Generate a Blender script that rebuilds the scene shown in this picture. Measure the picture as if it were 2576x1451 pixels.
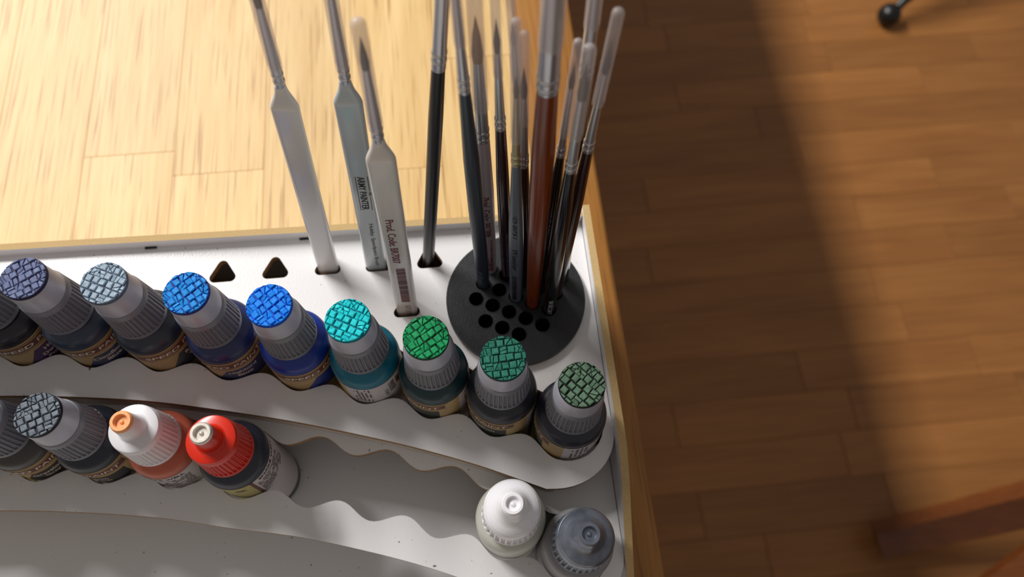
import bpy, bmesh, math, random
from mathutils import Vector, Matrix, Quaternion

for o in list(bpy.data.objects):
    bpy.data.objects.remove(o, do_unlink=True)
SC = bpy.context.scene
COL = SC.collection
MM = 0.001

# ------------------------------------------------------------------ camera
# image frame 2576 x 1451, focal length 1935 px, camera 345 mm above the desk
cd = bpy.data.cameras.new('camera')
cam = bpy.data.objects.new('camera', cd)
COL.objects.link(cam)
right = Vector((0.9947583, -0.09968623, 0.02277231))
down = Vector((-0.08258721, -0.91456971, -0.39590604))
fwd = Vector((0.06029324, 0.39195012, -0.91800862))
R = Matrix((right, -down, -fwd)).transposed()
cam.matrix_world = Matrix.Translation((0, 0, 0.345)) @ R.to_4x4()
cd.sensor_fit = 'HORIZONTAL'
cd.sensor_width = 36.0
cd.lens = 36.0 * 1935.0 / 2576.0
cd.clip_start = 0.005
cd.clip_end = 50
cd.dof.use_dof = True
cd.dof.focus_distance = 0.243
cd.dof.aperture_fstop = 11.5
SC.camera = cam

# ------------------------------------------------------------------ world, lights, exposure
w = bpy.data.worlds.new('room_light')
SC.world = w
w.use_nodes = True
w.node_tree.nodes['Background'].inputs['Color'].default_value = (1.0, 0.93, 0.87, 1)
w.node_tree.nodes['Background'].inputs['Strength'].default_value = 0.26


def area(name, loc, target, sx, sy, power, color):
    ld = bpy.data.lights.new(name, 'AREA')
    ld.shape = 'RECTANGLE'
    ld.size, ld.size_y = sx, sy
    ld.energy = power
    ld.color = color
    lo = bpy.data.objects.new(name, ld)
    COL.objects.link(lo)
    lo.location = loc
    lo.rotation_euler = (Vector(target) - Vector(loc)).to_track_quat('-Z', 'Y').to_euler()
    return lo


lamp = area('ceiling_tube_light', (-1.14, 1.88, 1.66), (0, 0, 0), 0.17, 2.0, 118, (1.0, 0.985, 0.96))
lamp.rotation_euler = (0, -0.62, 0)          # long axis along the room, tilted towards the desk

SC.view_settings.view_transform = 'Standard'
SC.view_settings.look = 'None'
SC.view_settings.gamma = 1
SC.view_settings.exposure = 0.0
SC.view_settings.use_curve_mapping = False


# ------------------------------------------------------------------ helpers
def lin(c):
    out = []
    for v in c[:3]:
        v = v / 255.0
        out.append(v / 12.92 if v <= 0.04045 else ((v + 0.055) / 1.055) ** 2.4)
    return tuple(out) + (1.0,)


MATS = {}


def nmat(name):
    m = bpy.data.materials.new(name)
    m.use_nodes = True
    nt = m.node_tree
    return m, nt, nt.nodes['Principled BSDF']


def plain(name, rgb, rough=0.5, metal=0.0, spec=0.5, coat=0.0, var=0.0, vscale=400.0, bump=0.0, bscale=900.0, sss=0.0):
    if name in MATS:
        return MATS[name]
    m, nt, b = nmat(name)
    b.inputs['Base Color'].default_value = lin(rgb)
    b.inputs['Roughness'].default_value = rough
    b.inputs['Metallic'].default_value = metal
    b.inputs['Specular IOR Level'].default_value = spec
    b.inputs['Coat Weight'].default_value = coat
    b.inputs['Coat Roughness'].default_value = 0.08
    if sss > 0:
        b.inputs['Subsurface Weight'].default_value = sss
        b.inputs['Subsurface Radius'].default_value = (0.004, 0.003, 0.002)
        b.inputs['Subsurface Scale'].default_value = 1.0
    L = nt.links
    geo = nt.nodes.new('ShaderNodeNewGeometry')
    if var > 0:
        n = nt.nodes.new('ShaderNodeTexNoise')
        n.inputs['Scale'].default_value = vscale
        n.inputs['Detail'].default_value = 5
        L.new(geo.outputs['Position'], n.inputs['Vector'])
        r = nt.nodes.new('ShaderNodeValToRGB')
        c = lin(rgb)
        r.color_ramp.elements[0].position = 0.3
        r.color_ramp.elements[1].position = 0.7
        r.color_ramp.elements[0].color = tuple(x * (1 - var) for x in c[:3]) + (1,)
        r.color_ramp.elements[1].color = tuple(min(1, x * (1 + var)) for x in c[:3]) + (1,)
        L.new(n.outputs['Fac'], r.inputs['Fac'])
        L.new(r.outputs['Color'], b.inputs['Base Color'])
    if bump > 0:
        n2 = nt.nodes.new('ShaderNodeTexNoise')
        n2.inputs['Scale'].default_value = bscale
        n2.inputs['Detail'].default_value = 3
        L.new(geo.outputs['Position'], n2.inputs['Vector'])
        bp = nt.nodes.new('ShaderNodeBump')
        bp.inputs['Strength'].default_value = bump
        bp.inputs['Distance'].default_value = 0.0003
        L.new(n2.outputs['Fac'], bp.inputs['Height'])
        L.new(bp.outputs['Normal'], b.inputs['Normal'])
    MATS[name] = m
    return m


def wood(name, light, mid, dark, axis, rough, fine, along, spec=0.5, tint=0.12, pores=0.5, coat=0.0):
    """wood with the grain along world axis ('x' or 'y'); every board gets its own shift and tint"""
    m, nt, b = nmat(name)
    L = nt.links
    N = nt.nodes.new
    geo = N('ShaderNodeNewGeometry')
    oi = N('ShaderNodeObjectInfo')
    shift = N('ShaderNodeVectorMath'); shift.operation = 'SCALE'
    shift.inputs[0].default_value = (3.1, 7.7, 0)
    L.new(oi.outputs['Random'], shift.inputs['Scale'])
    add = N('ShaderNodeVectorMath'); add.operation = 'ADD'
    L.new(geo.outputs['Position'], add.inputs[0]); L.new(shift.outputs[0], add.inputs[1])

    def mapped(sa, sc):
        mp = N('ShaderNodeMapping')
        mp.inputs['Scale'].default_value = (sa, sc, sc) if axis == 'x' else (sc, sa, sc)
        L.new(add.outputs[0], mp.inputs['Vector'])
        return mp
    # slow cathedral figure
    n1 = N('ShaderNodeTexNoise'); n1.inputs['Scale'].default_value = 1; n1.inputs['Detail'].default_value = 3
    n1.inputs['Distortion'].default_value = 0.6
    L.new(mapped(along, fine * 0.12).outputs[0], n1.inputs['Vector'])
    # fine fibre
    n2 = N('ShaderNodeTexNoise'); n2.inputs['Scale'].default_value = 1; n2.inputs['Detail'].default_value = 4
    L.new(mapped(along * 2.2, fine).outputs[0], n2.inputs['Vector'])
    # pores
    n3 = N('ShaderNodeTexNoise'); n3.inputs['Scale'].default_value = 1; n3.inputs['Detail'].default_value = 2
    L.new(mapped(along * 3.0, fine * 1.9).outputs[0], n3.inputs['Vector'])
    mixf = N('ShaderNodeMath'); mixf.operation = 'MULTIPLY_ADD'
    mixf.inputs[1].default_value = 0.55
    L.new(n1.outputs['Fac'], mixf.inputs[0])
    half = N('ShaderNodeMath'); half.operation = 'MULTIPLY'; half.inputs[1].default_value = 0.45
    L.new(n2.outputs['Fac'], half.inputs[0]); L.new(half.outputs[0], mixf.inputs[2])
    r = N('ShaderNodeValToRGB')
    e = r.color_ramp.elements
    e[0].position = 0.36; e[0].color = lin(mid)
    e[1].position = 0.62; e[1].color = lin(light)
    L.new(mixf.outputs[0], r.inputs['Fac'])
    pr = N('ShaderNodeValToRGB')
    pr.color_ramp.elements[0].position = 0.33; pr.color_ramp.elements[0].color = (pores,) * 3 + (1,)
    pr.color_ramp.elements[1].position = 0.44; pr.color_ramp.elements[1].color = (0, 0, 0, 1)
    L.new(n3.outputs['Fac'], pr.inputs['Fac'])
    mx = N('ShaderNodeMix'); mx.data_type = 'RGBA'
    L.new(pr.outputs['Color'], mx.inputs['Factor'])
    L.new(r.outputs['Color'], mx.inputs['A']); mx.inputs['B'].default_value = lin(dark)
    hs = N('ShaderNodeHueSaturation')
    mr = N('ShaderNodeMapRange')
    mr.inputs['To Min'].default_value = 1 - tint; mr.inputs['To Max'].default_value = 1 + tint
    L.new(oi.outputs['Random'], mr.inputs['Value'])
    L.new(mr.outputs[0], hs.inputs['Value']); L.new(mx.outputs['Result'], hs.inputs['Color'])
    L.new(hs.outputs['Color'], b.inputs['Base Color'])
    bp = N('ShaderNodeBump'); bp.inputs['Strength'].default_value = 0.12; bp.inputs['Distance'].default_value = 0.0002
    L.new(n2.outputs['Fac'], bp.inputs['Height']); L.new(bp.outputs['Normal'], b.inputs['Normal'])
    b.inputs['Roughness'].default_value = rough
    b.inputs['Specular IOR Level'].default_value = spec
    b.inputs['Coat Weight'].default_value = coat
    b.inputs['Coat Roughness'].default_value = 0.25
    MATS[name] = m
    return m


def cap_plastic():
    m, nt, b = nmat('frosted_plastic')
    L = nt.links
    tr = nt.nodes.new('ShaderNodeBsdfTransparent')
    tr.inputs['Color'].default_value = (0.93, 0.92, 0.93, 1)
    mx = nt.nodes.new('ShaderNodeMixShader')
    mx.inputs['Fac'].default_value = 0.32
    b.inputs['Base Color'].default_value = lin((226, 216, 214))
    b.inputs['Roughness'].default_value = 0.22
    out = nt.nodes['Material Output']
    L.new(tr.outputs[0], mx.inputs[1]); L.new(b.outputs[0], mx.inputs[2])
    L.new(mx.outputs[0], out.inputs['Surface'])
    MATS['cap'] = m
    return m


def white_paint():
    m, nt, b = nmat('white_lacquer')
    L = nt.links
    N = nt.nodes.new
    geo = N('ShaderNodeNewGeometry')
    # scattered dust specks
    v = N('ShaderNodeTexNoise'); v.inputs['Scale'].default_value = 640; v.inputs['Detail'].default_value = 1
    L.new(geo.outputs['Position'], v.inputs['Vector'])
    r = N('ShaderNodeValToRGB')
    r.color_ramp.elements[0].position = 0.765; r.color_ramp.elements[0].color = lin((226, 224, 224))
    r.color_ramp.elements[1].position = 0.80; r.color_ramp.elements[1].color = lin((120, 112, 108))
    L.new(v.outputs['Fac'], r.inputs['Fac']); L.new(r.outputs['Color'], b.inputs['Base Color'])
    mp = N('ShaderNodeMapping'); mp.inputs['Scale'].default_value = (1.0, 0.45, 1)
    L.new(geo.outputs['Position'], mp.inputs['Vector'])
    n = N('ShaderNodeTexNoise'); n.inputs['Scale'].default_value = 1700; n.inputs['Detail'].default_value = 2
    L.new(mp.outputs[0], n.inputs['Vector'])
    bp = N('ShaderNodeBump'); bp.inputs['Strength'].default_value = 0.30; bp.inputs['Distance'].default_value = 0.00015
    L.new(n.outputs['Fac'], bp.inputs['Height']); L.new(bp.outputs['Normal'], b.inputs['Normal'])
    b.inputs['Roughness'].default_value = 0.30
    b.inputs['Specular IOR Level'].default_value = 0.5
    MATS['white'] = m
    return m


# ---- mesh builders (all coordinates in millimetres)
def mesh(name, verts, faces, smooth=None):
    me = bpy.data.meshes.new(name)
    me.from_pydata([(v[0] * MM, v[1] * MM, v[2] * MM) for v in verts], [], faces)
    me.validate()
    if smooth is not None:
        me.polygons.foreach_set('use_smooth', [True] * len(me.polygons))
        me.set_sharp_from_angle(angle=math.radians(smooth))
    return me


def obj(name, me, mat, parent=None, loc=(0, 0, 0), rot=None, scale=None, label=None):
    o = bpy.data.objects.new(name, me)
    COL.objects.link(o)
    mats = mat if isinstance(mat, (list, tuple)) else [mat]
    if me is not None:
        while len(me.materials) < len(mats):
            me.materials.append(mats[len(me.materials)])
        for i, mm_ in enumerate(mats):
            o.material_slots[i].link = 'OBJECT'
            o.material_slots[i].material = mm_
    o.location = (loc[0] * MM, loc[1] * MM, loc[2] * MM)
    if rot is not None:
        if isinstance(rot, Quaternion):
            o.rotation_mode = 'QUATERNION'; o.rotation_quaternion = rot
        else:
            o.rotation_euler = rot
    if scale is not None:
        o.scale = scale
    if parent is not None:
        o.parent = parent
    if label:
        o['label'] = label
    return o


def thing(name, label, cat, loc, rot=None, group=None):
    o = obj(name, None, [], None, loc, rot)
    o.empty_display_size = 0.01
    tag(o, label, cat, group)
    return o


def tag(o, label, cat, group=None):
    o['label'] = label; o['category'] = cat
    if group:
        o['group'] = group
    return o


def struct(o):
    o['kind'] = 'structure'
    return o


def box(x0, x1, y0, y1, z0, z1):
    v = [(x, y, z) for z in (z0, z1) for y in (y0, y1) for x in (x0, x1)]
    f = [(0, 2, 3, 1), (4, 5, 7, 6), (0, 1, 5, 4), (2, 6, 7, 3), (0, 4, 6, 2), (1, 3, 7, 5)]
    return v, f


def bevelbox(x0, x1, y0, y1, z0, z1, b):
    """box with a chamfered top edge"""
    v = [(x0, y0, z0), (x1, y0, z0), (x1, y1, z0), (x0, y1, z0),
         (x0, y0, z1 - b), (x1, y0, z1 - b), (x1, y1, z1 - b), (x0, y1, z1 - b),
         (x0 + b, y0 + b, z1), (x1 - b, y0 + b, z1), (x1 - b, y1 - b, z1), (x0 + b, y1 - b, z1)]
    f = [(3, 2, 1, 0), (8, 9, 10, 11)]
    for k in (0, 4):
        for i in range(4):
            j = (i + 1) % 4
            f.append((k + i, k + j, k + 4 + j, k + 4 + i))
    return v, f


def lathe(profile, seg=40, closed_top=True, closed_bot=True):
    v, f = [], []
    for (r, z) in profile:
        for k in range(seg):
            a = 2 * math.pi * k / seg
            v.append((r * math.cos(a), r * math.sin(a), z))
    n = len(profile)
    for i in range(n - 1):
        for k in range(seg):
            k2 = (k + 1) % seg
            f.append((i * seg + k, i * seg + k2, (i + 1) * seg + k2, (i + 1) * seg + k))
    if closed_bot:
        f.append(tuple(range(seg - 1, -1, -1)))
    if closed_top:
        f.append(tuple((n - 1) * seg + k for k in range(seg)))
    return v, f


def tube(path, radii, seg=14):
    """round bar along a polyline"""
    v, f = [], []
    pts = [Vector(p) for p in path]
    n = len(pts)
    for i, p in enumerate(pts):
        t = (pts[min(i + 1, n - 1)] - pts[max(i - 1, 0)]).normalized()
        up = Vector((0, 0, 1)) if abs(t.z) < 0.9 else Vector((0, 1, 0))
        a = t.cross(up).normalized(); b = t.cross(a).normalized()
        r = radii[i] if isinstance(radii, (list, tuple)) else radii
        for k in range(seg):
            an = 2 * math.pi * k / seg
            q = p + a * (r * math.cos(an)) + b * (r * math.sin(an))
            v.append(tuple(q))
    for i in range(n - 1):
        for k in range(seg):
            k2 = (k + 1) % seg
            f.append((i * seg + k, (i + 1) * seg + k, (i + 1) * seg + k2, i * seg + k2))
    f.append(tuple(range(seg))); f.append(tuple((n - 1) * seg + k for k in range(seg - 1, -1, -1)))
    return v, f


def plate_mesh(name, outer, holes, z0, z1):
    """flat board cut to an outline with holes; material 0 on the faces, 1 on the cut edges"""
    cu = bpy.data.curves.new(name + '_outline', 'CURVE')
    cu.dimensions = '2D'
    cu.fill_mode = 'BOTH'
    cu.extrude = (z1 - z0) / 2 * MM
    for loop in [outer] + holes:
        sp = cu.splines.new('POLY')
        sp.points.add(len(loop) - 1)
        for i, p in enumerate(loop):
            sp.points[i].co = (p[0] * MM, p[1] * MM, 0, 1)
        sp.use_cyclic_u = True
    ob = bpy.data.objects.new('outline', cu)
    COL.objects.link(ob)
    dg = bpy.context.evaluated_depsgraph_get()
    me = bpy.data.meshes.new_from_object(ob.evaluated_get(dg))
    bpy.data.objects.remove(ob, do_unlink=True)
    bpy.data.curves.remove(cu)
    me.name = name
    bm = bmesh.new(); bm.from_mesh(me)
    bmesh.ops.remove_doubles(bm, verts=bm.verts, dist=1e-6)
    bmesh.ops.translate(bm, verts=bm.verts, vec=(0, 0, (z0 + z1) / 2 * MM))
    bmesh.ops.recalc_face_normals(bm, faces=bm.faces)
    for f in bm.faces:
        f.material_index = 0 if abs(f.normal.z) > 0.5 else 1
        f.smooth = True
    bm.to_mesh(me); bm.free()
    me.set_sharp_from_angle(angle=math.radians(35))
    return me


def circ(cx, cy, r, n=32, a0=0.0):
    return [(cx + r * math.cos(a0 + 2 * math.pi * k / n), cy + r * math.sin(a0 + 2 * math.pi * k / n)) for k in range(n)]


def round_tri(cx, cy, rad, cr, n=6):
    """rounded triangle with the point towards +y; rad = centre of corner arcs"""
    pts = []
    for k, a in enumerate((90, 210, 330)):
        ax, ay = cx + rad * math.cos(math.radians(a)), cy + rad * math.sin(math.radians(a))
        for i in range(n + 1):
            b = math.radians(a - 60 + 120 * i / n)
            pts.append((ax + cr * math.cos(b), ay + cr * math.sin(b)))
    return pts


TXT = {}


def text2d(s, w, h, shear=0.0, bold=0.0):
    """outline lettering as flat polygons, fitted to w x h mm and centred"""
    key = (s, w, h, shear, bold)
    if key in TXT:
        return TXT[key]
    cu = bpy.data.curves.new('lettering', 'FONT')
    cu.body = s; cu.size = 1; cu.resolution_u = 3; cu.shear = shear; cu.offset = bold
    ob = bpy.data.objects.new('lettering', cu); COL.objects.link(ob)
    dg = bpy.context.evaluated_depsgraph_get()
    me = bpy.data.meshes.new_from_object(ob.evaluated_get(dg))
    bpy.data.objects.remove(ob, do_unlink=True); bpy.data.curves.remove(cu)
    xs = [v.co.x for v in me.vertices]; ys = [v.co.y for v in me.vertices]
    x0, x1, y0, y1 = min(xs), max(xs), min(ys), max(ys)
    vs = [((v.co.x - (x0 + x1) / 2) / (x1 - x0) * w, (v.co.y - (y0 + y1) / 2) / (y1 - y0) * h) for v in me.vertices]
    fs = [tuple(p.vertices) for p in me.polygons]
    bpy.data.meshes.remove(me)
    TXT[key] = (vs, fs)
    return TXT[key]


def rects2d(rects):
    vs, fs = [], []
    for (x0, x1, y0, y1) in rects:
        n = len(vs)
        k = max(1, int((x1 - x0) / 1.5))
        for i in range(k + 1):
            x = x0 + (x1 - x0) * i / k
            vs += [(x, y0), (x, y1)]
        for i in range(k):
            fs.append((n + 2 * i, n + 2 * i + 2, n + 2 * i + 3, n + 2 * i + 1))
    return vs, fs


def join2d(parts):
    vs, fs = [], []
    for (v, f), dx, dy in parts:
        n = len(vs)
        vs += [(x + dx, y + dy) for x, y in v]
        fs += [tuple(i + n for i in q) for q in f]
    return vs, fs


def rot2d(p, deg):
    c, s = math.cos(math.radians(deg)), math.sin(math.radians(deg))
    return [(x * c - y * s, x * s + y * c) for x, y in p[0]], p[1]


def wrap(p, r, phi, zc):
    """bend flat artwork round a vertical cylinder; phi in degrees"""
    vs = []
    for x, y in p[0]:
        a = math.radians(phi) + x / r
        vs.append((r * math.cos(a), r * math.sin(a), zc + y))
    return vs, p[1]


def sector(r, a0, a1, z0, z1, slant=0.0):
    """curved panel on a cylinder; slant = degrees over which its left end is cut away diagonally"""
    n = max(2, int(abs(a1 - a0) / 4))
    vs, fs = [], []
    for i in range(n + 1):
        d = (a1 - a0) * i / n
        a = math.radians(a0 + d)
        zt = z1 if slant <= 0 or d >= slant else z0 + (z1 - z0) * (0.25 + 0.75 * d / slant)
        for z in (z0, zt):
            vs.append((r * math.cos(a), r * math.sin(a), z))
    for i in range(n):
        fs.append((2 * i, 2 * i + 2, 2 * i + 3, 2 * i + 1))
    return vs, fs


# ------------------------------------------------------------------ materials
M_white = white_paint()
M_cap = cap_plastic()
M_mdf = plain('raw_fibreboard', (192, 162, 112), 0.85, var=0.16, vscale=2600, bump=0.5, bscale=2500)
M_burnt = plain('laser_cut_edge', (146, 112, 74), 0.8, var=0.3, vscale=900)
M_lip = plain('painted_cut_edge', (196, 184, 172), 0.6, var=0.1, vscale=900)
M_table = wood('oiled_oak', (216, 184, 128), (202, 164, 104), (158, 112, 58), 'y', 0.5, 420, 6.0, 0.4, 0.05, 0.75)
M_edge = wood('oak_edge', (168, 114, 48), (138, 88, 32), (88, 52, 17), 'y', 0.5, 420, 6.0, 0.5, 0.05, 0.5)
M_floor = wood('floor_oak', (148, 98, 50), (128, 81, 39), (100, 60, 28), 'x', 0.42, 150, 3.0, 0.4, 0.10, 0.2)
M_floorbase = plain('floor_joint', (84, 52, 26), 0.7)
M_chair = wood('chair_wood', (112, 58, 18), (92, 46, 12), (62, 28, 8), 'x', 0.4, 200, 5.0, 0.5, 0.05, 0.4)
M_black = plain('black_lacquer', (8, 8, 9), 0.36, spec=0.5)
M_print = plain('black_print_filament', (26, 26, 31), 0.42, var=0.25, vscale=350, bump=0.25, bscale=1400)
M_silver = plain('silver_plastic', (168, 168, 180), 0.34, metal=0.1, spec=0.5)
M_silverdark = plain('silver_collar', (116, 116, 124), 0.42, metal=0.1, spec=0.5)
M_ferrule = plain('nickel_ferrule', (188, 188, 192), 0.2, metal=0.7)
M_brass = plain('brass_ferrule', (188, 178, 142), 0.22, metal=0.7)
M_hair = plain('brown_bristle', (74, 52, 40), 0.6, var=0.3, vscale=3000)
M_hairdark = plain('dark_bristle', (52, 42, 48), 0.6, var=0.3, vscale=3000)
M_hairgold = plain('sable_bristle', (150, 110, 60), 0.6, var=0.3, vscale=3000)
M_beige = plain('label_beige', (176, 148, 100), 0.45, var=0.10, vscale=200)
M_maroon = plain('label_maroon', (96, 48, 36), 0.45)
M_cream = plain('label_lettering', (226, 212, 190), 0.45)
M_whitelabel = plain('label_white', (196, 188, 190), 0.45)
M_ink = plain('black_ink', (28, 26, 30), 0.6)
M_inkgrey = plain('grey_ink', (92, 84, 88), 0.6)
M_redink = plain('maroon_ink', (118, 44, 52), 0.6)
M_goldlabel = plain('label_gold', (168, 158, 96), 0.45)

# ------------------------------------------------------------------ floor
FLOOR = -720.0
rng = random.Random(5)
fb = struct(obj('floor', mesh('floor', *box(-2200, 3200, -2200, 3600, FLOOR - 30, FLOOR - 3)), M_floorbase))
SW = 62.0
row = 0
y = -240.0
while y < 1330:
    x = -60 - rng.uniform(0, 300)
    while x < 1500:
        ln = rng.choice((260, 310, 360, 420, 470)) + rng.uniform(-15, 15)
        o = obj('floorboard', mesh('floorboard', *bevelbox(0.45, ln - 0.45, 0.25, SW - 0.25, -3, 0, 0.12)), M_floor, fb, (x, y, FLOOR))
        x += ln
    y += SW
    row += 1

# ------------------------------------------------------------------ desk
desk = thing('desk', 'light oak block-board desk under the white paint rack', 'desk', (0, 0, FLOOR))
SEAMS = [74.0, 40.2, -6.2, -52.6, -99.0, -145.4, -191.6]
while SEAMS[-1] > -860:
    SEAMS.append(SEAMS[-1] - 46.2)
FIX = {2: [220.0, 900, 1500], 4: [-60.0, 226.0, 820, 1400], 5: [241.0, 700, 1290], 3: [-30.0, 420.0, 1010, 1600], 6: [100.0, 470.0, 1100, 1730]}
rng = random.Random(11)
YT0, YT1 = -420.0, 2400.0
for i in range(len(SEAMS) - 1):
    x1, x0 = SEAMS[i], SEAMS[i + 1]
    cuts = FIX.get(i)
    if cuts is None:
        cuts = []
        yy = YT0 + rng.uniform(80, 380)
        while yy < YT1 - 60:
            cuts.append(yy); yy += rng.uniform(380, 760)
    ys = [YT0] + cuts + [YT1]
    for a, b in zip(ys[:-1], ys[1:]):
        if i == 0:
            v, f = bevelbox(x0 + 0.06, x1, a + 0.06, b - 0.06, -28, 0, 0.1)
            # eased right-hand edge
            prof = [(x0 + 0.06, -28), (x1 - 1.2, -28), (x1, -26.5), (x1, -2.2), (x1 - 0.7, -0.6), (x1 - 2.4, 0), (x0 + 0.06, 0)]
            n = len(prof)
            v = [(px, yy, pz) for yy in (a + 0.06, b - 0.06) for px, pz in prof]
            f = [tuple(range(n)), tuple(range(2 * n - 1, n - 1, -1))] + [(k, n + k, n + (k + 1) % n, (k + 1) % n) for k in range(n)]
            me = mesh('stave', v, f, 50)
        else:
            me = mesh('stave', *bevelbox(x0 + 0.06, x1 - 0.06, a + 0.06, b - 0.06, -28, 0, 0.12))
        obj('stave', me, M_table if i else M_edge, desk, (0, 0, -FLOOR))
legm = mesh('leg', *bevelbox(-30, 30, -30, 30, 0, -FLOOR - 28, 0.5))
for lx in (SEAMS[-1] + 50, 10):
    for ly in (-370, 2340):
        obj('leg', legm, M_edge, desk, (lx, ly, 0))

# ------------------------------------------------------------------ paint rack
P1, P2 = 70.5, 54.0             # tops of the two bottle tiers
B1, B2 = 37.0, 20.5             # boards the bottles stand on
XL = -330.0                     # the rack goes on beyond the picture on the left
XR = 48.7
row1 = [(-137.5, 112.6), (-112.5, 108.7), (-86.9, 103.0), (-61.2, 96.5), (-37.0, 89.3), (-13.3, 81.5), (9.7, 72.6), (32.5, 62.2)]
row2 = [(-136.4, 73.0), (-110.9, 68.6), (-86.0, 62.6), (-61.6, 57.2), (-37.4, 50.0), (-13.6, 41.6), (9.0, 31.8), (31.0, 20.8)]


def extend_left(rw, n):
    out = list(rw)
    for _ in range(n):
        a, b, c = out[0], out[1], out[2]
        s = (b[1] - a[1]) / (b[0] - a[0])
        s = s + 0.040
        dx = 25.2 / math.sqrt(1 + s * s)
        out.insert(0, (a[0] - dx, a[1] - s * dx))
    return out


row1x = extend_left(row1, 6)
row2x = extend_left(row2, 6)


def cat(rw, t):
    n = len(rw) - 1
    i = max(0, min(n - 1, int(math.floor(t))))
    u = t - i
    p1, p2 = Vector(rw[i]), Vector(rw[i + 1])
    p0 = Vector(rw[i - 1]) if i > 0 else p1 * 2 - p2
    p3 = Vector(rw[i + 2]) if i + 2 <= n else p2 * 2 - p1
    pos = 0.5 * ((2 * p1) + (p2 - p0) * u + (2 * p0 - 5 * p1 + 4 * p2 - p3) * u * u + (3 * p1 - p0 - 3 * p2 + p3) * u ** 3)
    d = 0.5 * ((p2 - p0) + 2 * (2 * p0 - 5 * p1 + 4 * p2 - p3) * u + 3 * (3 * p1 - p0 - 3 * p2 + p3) * u * u)
    d.normalize()
    return pos, d


def slot(rw):
    n = len(rw) - 1
    st = 14
    front, back = [], []
    for k in range(n * st + 1):
        t = k / st
        p, d = cat(rw, t)
        off = 10.85 + 2.35 * math.cos(2 * math.pi * t)
        nx, ny = d.y, -d.x
        front.append((p.x + nx * off, p.y + ny * off))
        back.append((p.x - nx * off, p.y - ny * off))

    def end(t, sgn):
        p, d = cat(rw, t)
        a = math.atan2(-d.x * 1, d.y * 1)
        pts = []
        for i in range(1, 14):
            b = a + sgn * math.pi * i / 14
            pts.append((p.x + 13.2 * math.cos(b), p.y + 13.2 * math.sin(b)))
        return pts
    return front + end(n, 1) + back[::-1] + end(0, 1)[::-1][::-1] if False else front + end(n, 1) + back[::-1] + [
        (2 * cat(rw, 0)[0].x - q[0], 2 * cat(rw, 0)[0].y - q[1]) for q in
        [(cat(rw, 0)[0].x + 13.2 * math.cos(math.atan2(-cat(rw, 0)[1].x, cat(rw, 0)[1].y) + math.pi * i / 14),
          cat(rw, 0)[0].y + 13.2 * math.sin(math.atan2(-cat(rw, 0)[1].x, cat(rw, 0)[1].y) + math.pi * i / 14)) for i in range(1, 14)]]


def front_edge(rw, off):
    n = len(rw) - 1
    pts = []
    for k in range(n * 6 + 1):
        p, d = cat(rw, k / 6)
        pts.append((p.x + d.y * off, p.y - d.x * off))
    p, d = cat(rw, n)
    a0 = math.atan2(-d.x, d.y)
    for i in range(1, 15):
        t = i / 15
        a = a0 * (1 - t)
        rr = off + (XR - p.x - off) * t ** 0.8
        pts.append((p.x + rr * math.cos(a), p.y + rr * math.sin(a)))
    pts.append((XR, p.y + 2))
    return pts


def back_y(x):
    return 144.9 - 0.0215 * x


rack = thing('paint_rack', 'white fibreboard paint rack with scalloped bottle slots on the oak desk', 'rack', (0, 0, 0))
TRI = [(-93.3, 133.9), (-73.1, 133.7), (-52.9, 133.5), (-33.2, 133.1), (-13.1, 132.8), (-23.0, 113.0)]
HOLD = (18.9, 111.9)
fe1 = [p for p in front_edge(row1x, 24.2) if p[0] > XL]
outer1 = [(XL, fe1[0][1])] + fe1 + [(XR, back_y(XR)), (XL, back_y(XL))]
holes1 = [slot(row1x)] + [round_tri(cx, cy - 0.2, 3.45, 2.0) for cx, cy in TRI] + [circ(HOLD[0], HOLD[1], 21.2, 48)]
obj('tier_plate', plate_mesh('upper_plate', outer1, holes1, P1 - 3, P1), [M_white, M_burnt], rack)
fe2 = [p for p in front_edge(row2x, 23.4) if p[0] > XL]
back2 = [(p[0], p[1] + 6.0) for p in fe1 if p[0] < 30][::-1]
outer2 = [(XL, fe2[0][1])] + fe2 + [(XR, 60.0)] + back2 + [(XL, fe1[0][1] + 6.0)]
obj('tier_plate', plate_mesh('lower_plate', outer2, [slot(row2x)], P2 - 3, P2), [M_white, M_burnt], rack)

# riser under the front edge of the upper tier
ri = [p for p in front_edge(row1x, 22.6) if XL < p[0] < 27 and True]
ri = [p for i, p in enumerate(ri) if i == 0 or p[0] > ri[i - 1][0]]
rb = [(p[0] + 0.9, p[1] + 2.8) for p in ri][::-1]
obj('riser', plate_mesh('riser', ri + rb, [], P2 - 0.0, P1 - 3.05), [M_white, M_lip], rack)
# boards the bottles stand on
bb = [(p[0], p[1] + 5.5) for p in fe1 if p[0] < 30]
obj('shelf_board', plate_mesh('upper_board', [(XL, bb[0][1])] + bb + [(XR, 52), (XR, back_y(XR)), (XL, back_y(XL))], [], B1 - 3, B1), [M_mdf, M_burnt], rack)
obj('shelf_board', plate_mesh('lower_board', [(XL, -130), (XR, -130), (XR, 58)] + bb[::-1] + [(XL, bb[0][1])], [], B2 - 3, B2), [M_white, M_burnt], rack)
obj('base_board', mesh('base_board', *box(XL, XR, -130, back_y(XR), 0.0, 3.0)), M_white, rack)
# back panel
v = []
for (x, t) in ((XL, 0), (XR, 0), (XR, 2.7), (XL, 2.7)):
    for z in (0.0, 75.4):
        v.append((x, back_y(x) + t, z))
f = [(0, 2, 3, 1), (2, 4, 5, 3), (4, 6, 7, 5), (6, 0, 1, 7), (1, 3, 5, 7), (0, 6, 4, 2)]
me = mesh('back_panel', v, f)
o = obj('back_panel', me, [M_white, M_mdf], rack)
me.polygons[4].material_index = 1
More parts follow.
